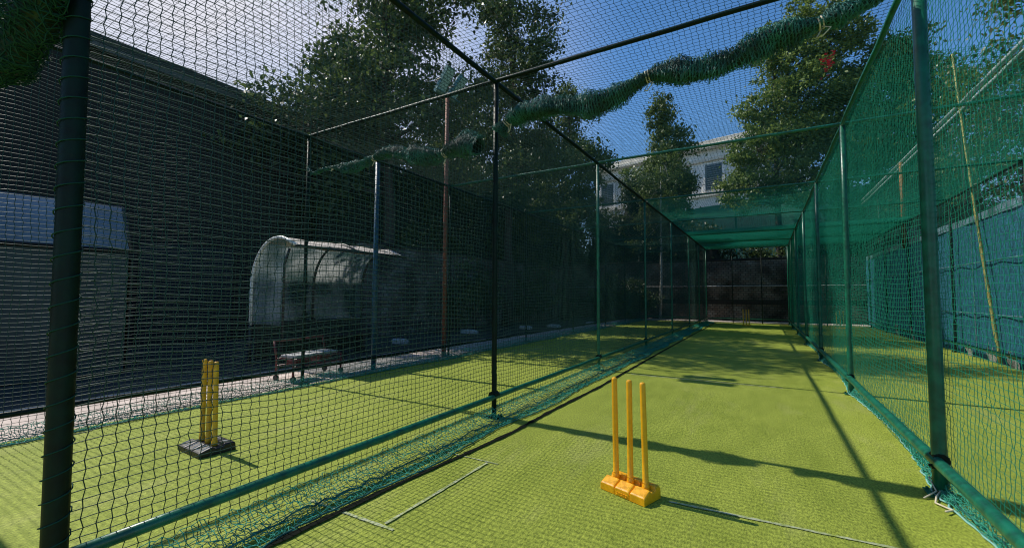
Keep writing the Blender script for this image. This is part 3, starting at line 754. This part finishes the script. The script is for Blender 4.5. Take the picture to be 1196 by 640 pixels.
def tree(name, label, base, trunk_h, lobes, leaf_m, n_leaf, size, seed, r0=.2, bark='bark', clump=.5, lean=(0, 0), cat='tree', per=70):
    """lobes: list of (dx,dy,z,rx,rz)"""
    r = np.random.default_rng(seed); rnd = random.Random(seed)
    root = thing(name, label, cat, base)
    top = Vector((lean[0], lean[1], trunk_h))
    ztop = max(l[2] for l in lobes)
    mb = MB()
    lead = [Vector((0, 0, -.1)), Vector((lean[0]*.3 + .05, lean[1]*.3, trunk_h*.4)), top, top + Vector((lean[0]*.4 + rnd.uniform(-.3,.3), rnd.uniform(-.3,.3), (ztop - trunk_h)*.5)), Vector((lean[0]*1.2, lean[1]*1.2, ztop))]
    mb.tube(lead, [r0*1.15, r0*.9, r0*.72, r0*.42, r0*.12], 10)
    wsum = sum(l[3]**2*l[4] for l in lobes)
    Cs = []; Ts = []
    for (dx, dy, z, rx, rz) in lobes:
        c = Vector((dx, dy, z)); k = max(.0, min(.95, (z - rz*.6 - trunk_h) / max(.1, ztop - trunk_h)))
        st = top.lerp(lead[-1], k*.8)
        mid = st.lerp(c, .5) + Vector((rnd.uniform(-.25,.25), rnd.uniform(-.25,.25), -.1*rx))
        mb.tube([st, mid, c], [r0*.34, r0*.22, r0*.10], 7)
        nc = max(4, int(n_leaf * rx**2*rz / wsum / per))
        for _ in range(nc):
            v = r.normal(size=3); v /= np.linalg.norm(v); q = r.uniform(.25, 1.05)**.55
            p = np.array([dx, dy, z]) + v * q * np.array([rx, rx, rz])
            if rnd.random() < .55: mb.tube([mid.lerp(c, rnd.uniform(.2, 1)), (Vector(p)+c)/2 + Vector((0,0,-.05)), Vector(p)], [r0*.07, r0*.05, r0*.02], 4, False)
            cs = clump * r.uniform(.5, 1.3); m = int(per * r.uniform(.5, 1.5))
            Cs.append(p + r.normal(size=(m, 3)) * np.array([cs, cs, cs*.65]) * .6)
            Ts.append(np.full(m, r.uniform(.1, .75)) + r.normal(0, .16, m))
    mb.build('trunk', M[bark], root, True)
    leaf_mesh('crown', np.concatenate(Cs), size, np.concatenate(Ts), leaf_m, root, seed + 5)
    return root

tree('shade_tree', 'big dark tree with a tall open crown behind the left lane roof', (-11.2, 10.6, 0), 4.2,
     [(-2.6,-1.2,6.0,1.5,1.1), (-.8,-2.6,6.6,1.6,1.2), (.9,-1.4,7.4,1.8,1.4), (-1.2,.6,8.8,2.1,1.6), (1.6,1.2,8.2,1.8,1.4), (.2,-.6,10.8,2.0,1.6), (1.6,.4,12.2,1.8,1.5), (-.8,1.6,12.6,1.9,1.5), (.5,.2,14.6,1.7,1.4), (-2.6,-3.6,5.4,1.1,.7)],
     'leaf_dark', 27000, .17, 201, .26, clump=.55)
tree('shade_tree', 'dark thick-trunked tree in the middle of the left tree row, behind the tall central post', (-9.5, 15.8, 0), 4.0,
     [(-1.6,-1.2,6.2,1.6,1.2), (1.2,-.8,6.0,1.5,1.1), (-.4,.8,7.8,2.0,1.5), (1.5,1.2,8.0,1.5,1.2), (-1.4,1,10,1.9,1.5), (.6,-.6,10.6,1.9,1.5), (.2,.4,13,1.9,1.6), (-.6,0,15.2,1.5,1.3)],
     'leaf_dark', 25000, .17, 202, .24, clump=.5)
tree('shade_tree', 'leafy tree with drooping right edge at the end of the left tree row', (-9.2, 21.3, 0), 3.6,
     [(-1.2,-.8,5.4,1.5,1.1), (1.0,-.4,5.2,1.5,1.0), (0,.6,7.2,1.8,1.4), (1.2,.2,8.6,1.4,1.1), (-.8,.2,9.6,1.6,1.3), (.3,.1,11.4,1.3,1.2)],
     'leaf_mid', 24000, .17, 203, .2, clump=.45)
tree('conical_tree', 'upright conical green tree standing before the cream house', (-5.9, 31, 0), 5,
     [(0,0,6.5,1.8,1.4), (-.8,.2,8.6,1.3,1.2), (.8,-.2,8.8,1.3,1.2), (0,0,10.6,1.4,1.3), (.3,.2,12.4,1.25,1.2), (-.2,0,14,.95,1.0), (0,0,15.4,.5,.8), (1.6,0,11.4,.6,.5), (-2.2,-.3,9.8,.8,.6)],
     'leaf_mid', 28000, .2, 204, .2, clump=.5)
tree('broad_tree', 'broad light-leaved tree to the right of the house, above the central lane end', (.75, 27.2, 0), 5,
     [(-1.4,0,7.2,1.6,1.2), (1.4,.2,7.4,1.8,1.3), (-.9,-.4,9.4,1.6,1.3), (1.2,.2,9.8,2.0,1.4), (-.4,0,11.6,1.5,1.2), (1.8,0,12.2,1.9,1.4), (.7,.2,13.8,1.7,1.2), (2.6,0,14.6,1.8,1.2), (3.2,.3,10.8,1.6,1.3), (3.6,-.2,8.6,1.5,1.2), (4.6,.2,12.8,1.6,1.3), (2.0,0,16.4,1.6,1.2), (.2,.2,15.4,1.2,.9)],
     'leaf_light', 54000, .19, 205, .22, clump=.45)
tree('broad_tree', 'dense green tree behind the tall netting of the right boundary, nearer than the others', (8.2, 19, 0), 4,
     [(-1.5,0,5.5,2.0,1.5), (1,1,6,2.2,1.6), (-.6,-.8,7.8,2.1,1.5), (.8,.4,9.2,2.0,1.4), (0,0,11,1.8,1.4), (-2,2,8.6,1.6,1.3), (0,-2.6,6.6,1.8,1.4)],
     'leaf_mid', 22000, .16, 206, .22, clump=.5)
tree('broad_tree', 'green tree filling the top right behind the netting, between two other trees', (5.9, 27.5, 0), 4,
     [(-1.2,0,5.5,2.0,1.5), (1.2,0,6.2,2.0,1.5), (0,0,8.2,2.2,1.6), (-1,.3,10.2,1.8,1.4), (.9,0,11,1.8,1.4), (0,0,13,1.6,1.3)],
     'leaf_mid', 28000, .2, 207, .22, clump=.5)
tree('broad_tree', 'green tree at the right edge of the view behind the windbreak', (9.2, 12.2, 0), 3.5,
     [(-1.2,0,4.8,1.8,1.3), (1,.5,5.6,1.9,1.4), (-.3,-.5,7.2,1.9,1.4), (.4,.4,8.6,1.6,1.2), (-.8,2,6.4,1.7,1.3)],
     'leaf_mid', 16000, .14, 208, .2, clump=.45)
tree('birch_tree', 'slender tree with a pale trunk behind the far end of the left lane', (-5.05, 25.0, .05), 5.4,
     [(-.6,0,5.6,1.0,.8), (.5,-.1,6.2,1.1,.8), (-.2,.1,7.4,1.2,.9), (.4,0,8.6,.8,.8), (-1.0,-.2,4.2,.7,.5)],
     'leaf_mid', 8000, .13, 209, .075, 'birch', .35, (.1, 0))
for i, (x, y, s, lb) in enumerate(((-7.6, 24.2, 1.3, 'dark leafy bush against the brick end wall, furthest left'), (-6.3, 24.6, 1.0, 'dark bush beside the pale tree trunk at the left lane end'), (-9.4, 13.2, 1.2, 'low dark bush against the side wall under the trees'), (-9.5, 18.6, 1.3, 'low dark bush near the end of the side wall'))):
    tree('bush', lb, (x, y, 0), .5, [(-.4*s,0,.9*s,.7*s,.6*s), (.4*s,.1,1.1*s,.7*s,.6*s), (0,-.1,1.7*s,.6*s,.6*s)], 'leaf_dark', 3500, .12, 220 + i, .05, clump=.3, cat='bush', per=50)

def hedge(label, a, b, h, th, seed, n):
    r = np.random.default_rng(seed); a = np.array(a, float); b = np.array(b, float); Ln = np.linalg.norm(b - a); d = (b - a)/Ln; nn = np.array([-d[1], d[0]])
    root = thing('hedge', label, 'hedge', (a[0], a[1], 0))
    nc = n // 60; t = r.uniform(0, 1, nc); hh = h * (.86 + .16*np.sin(t*Ln*1.1 + seed) + .08*np.sin(t*Ln*2.9))
    side = r.choice([-1, 1], nc); zz = r.uniform(0, 1, nc)**.8
    topk = r.random(nc) < .22; w = np.where(topk, r.uniform(-.5, .5, nc), side*.5*(1 - .35*zz**3)) * th
    z = np.where(topk, hh, hh*zz)
    c = np.stack([d[0]*t*Ln + nn[0]*w, d[1]*t*Ln + nn[1]*w, z], -1)
    tone = r.uniform(.05, .6, nc)
    C = (c[:, None] + r.normal(0, .24, (nc, 60, 3))).reshape(-1, 3); T = (tone[:, None] + r.normal(0, .15, (nc, 60))).reshape(-1)
    C[:, 2] = np.abs(C[:, 2])
    leaf_mesh('foliage', C, .19, T, 'leaf_dark', root, seed)
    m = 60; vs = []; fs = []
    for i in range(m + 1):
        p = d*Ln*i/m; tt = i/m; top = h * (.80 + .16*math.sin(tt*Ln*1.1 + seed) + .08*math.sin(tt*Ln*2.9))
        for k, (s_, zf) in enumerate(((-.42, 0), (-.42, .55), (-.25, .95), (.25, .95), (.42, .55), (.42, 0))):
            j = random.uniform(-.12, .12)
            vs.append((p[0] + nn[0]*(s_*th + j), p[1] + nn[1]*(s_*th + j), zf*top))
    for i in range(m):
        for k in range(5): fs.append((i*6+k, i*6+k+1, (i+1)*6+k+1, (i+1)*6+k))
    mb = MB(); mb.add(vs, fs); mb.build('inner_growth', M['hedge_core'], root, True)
hedge('tall dark hedge rising behind the long side wall under the trees', (-12.6, 8.4), (-12.6, 27), 9.8, 1.6, 301, 52000)
hedge('low dark hedge topping the brick end wall behind the central and right lanes', (-3.2, 26.4), (10, 26.4), 4.7, 1.0, 303, 20000)
hedge('tall dark hedge behind the left part of the brick end wall', (-14, 27.2), (-3.4, 27.2), 7.4, 1.3, 302, 22000)

# red blossom caught above the lane
rb = MB()
for i in range(44):
    c = Vector((random.gauss(0,.08), random.gauss(0,.08), random.gauss(0,.13))); a = random.uniform(0, 6.28); d = Vector((math.cos(a), math.sin(a), random.uniform(-.6,.6)))*.06; e = Vector((-d.y, d.x, random.uniform(-.05,.05)))*.6
    rb.add([c-d, c+e, c+d, c-e], [(0,1,2,3)])
o = rb.build('red_blossom', M['petal']); o.location = (1.62, 14.35, 7.75); tag(o, 'bunch of red blossom among the leaves above the far right of the central lane', 'blossom')

# ------------------------------------------------------------------ light, sky, camera
SE = math.radians(49.5); SR = math.radians(-90.8)
w = bpy.data.worlds.new('World'); scene.world = w; w.use_nodes = True
N = w.node_tree.nodes; L = w.node_tree.links; bg = N['Background']
sky = N.new('ShaderNodeTexSky'); sky.sky_type = 'NISHITA'; sky.sun_disc = False; sky.sun_elevation = SE; sky.sun_rotation = SR
sky.air_density = 1.0; sky.dust_density = .3; sky.ozone_density = 3.5
bg.inputs['Strength'].default_value = .085
# thin high cloud toward the west
tc = N.new('ShaderNodeTexCoord'); dp = N.new('ShaderNodeVectorMath'); dp.operation = 'DOT_PRODUCT'
v = Vector((-.92, .25, .30)).normalized(); dp.inputs[1].default_value = v
L.new(tc.outputs['Generated'], dp.inputs[0])
mr = N.new('ShaderNodeMapRange'); mr.interpolation_type = 'SMOOTHSTEP'; mr.inputs['From Min'].default_value = .55; mr.inputs['From Max'].default_value = .97
L.new(dp.outputs['Value'], mr.inputs['Value'])
ns = N.new('ShaderNodeTexNoise'); ns.inputs['Scale'].default_value = 2.4; ns.inputs['Detail'].default_value = 7
L.new(tc.outputs['Generated'], ns.inputs['Vector'])
mr2 = N.new('ShaderNodeMapRange'); mr2.inputs['From Min'].default_value = .3; mr2.inputs['From Max'].default_value = .6; mr2.inputs['To Min'].default_value = .45
L.new(ns.outputs['Fac'], mr2.inputs['Value'])
mm = N.new('ShaderNodeMath'); mm.operation = 'MULTIPLY'; L.new(mr.outputs[0], mm.inputs[0]); L.new(mr2.outputs[0], mm.inputs[1])
mx = N.new('ShaderNodeMix'); mx.data_type = 'RGBA'; mx.inputs['B'].default_value = (9.4, 9.5, 10.6, 1)
L.new(mm.outputs[0], mx.inputs['Factor']); hs = N.new('ShaderNodeHueSaturation'); hs.inputs['Saturation'].default_value = 1.22; hs.inputs['Value'].default_value = 1.8; L.new(sky.outputs['Color'], hs.inputs['Color']); L.new(hs.outputs['Color'], mx.inputs['A']); L.new(mx.outputs['Result'], bg.inputs['Color'])

sl = bpy.data.lights.new('sun', 'SUN'); sl.energy = 4.9; sl.angle = math.radians(.53); sl.color = (1, .95, .85)
so = bpy.data.objects.new('sun', sl); COL.objects.link(so)
sd = Vector((math.sin(SR)*math.cos(SE), math.cos(SR)*math.cos(SE), math.sin(SE)))
so.rotation_euler = sd.to_track_quat('Z', 'Y').to_euler(); so.location = (-20, 0, 25)

cam = bpy.data.cameras.new('camera'); co = bpy.data.objects.new('camera', cam); COL.objects.link(co); scene.camera = co
cam.sensor_width = 36; cam.lens = 501.35/1196*36; cam.clip_start = .05; cam.clip_end = 1500
yaw, pitch, roll_ = .5312, .0506, .0043
f = Vector((-math.sin(yaw)*math.cos(pitch), math.cos(yaw)*math.cos(pitch), math.sin(pitch)))
r = Vector((math.cos(yaw), math.sin(yaw), 0)); u = r.cross(f)
r2 = r*math.cos(roll_) + u*math.sin(roll_); u2 = -r*math.sin(roll_) + u*math.cos(roll_)
Mx = Matrix((r2, u2, -f)).transposed().to_4x4(); Mx.translation = (0, 0, 1.3); co.matrix_world = Mx

scene.view_settings.view_transform = 'Standard'; scene.view_settings.look = 'None'; scene.view_settings.exposure = 0; scene.view_settings.gamma = 1
scene.render.engine = 'CYCLES'
scene.cycles.pixel_filter_type = 'BLACKMAN_HARRIS'; scene.cycles.filter_width = 1.1
scene.cycles.transparent_max_bounces = 24; scene.cycles.max_bounces = 6
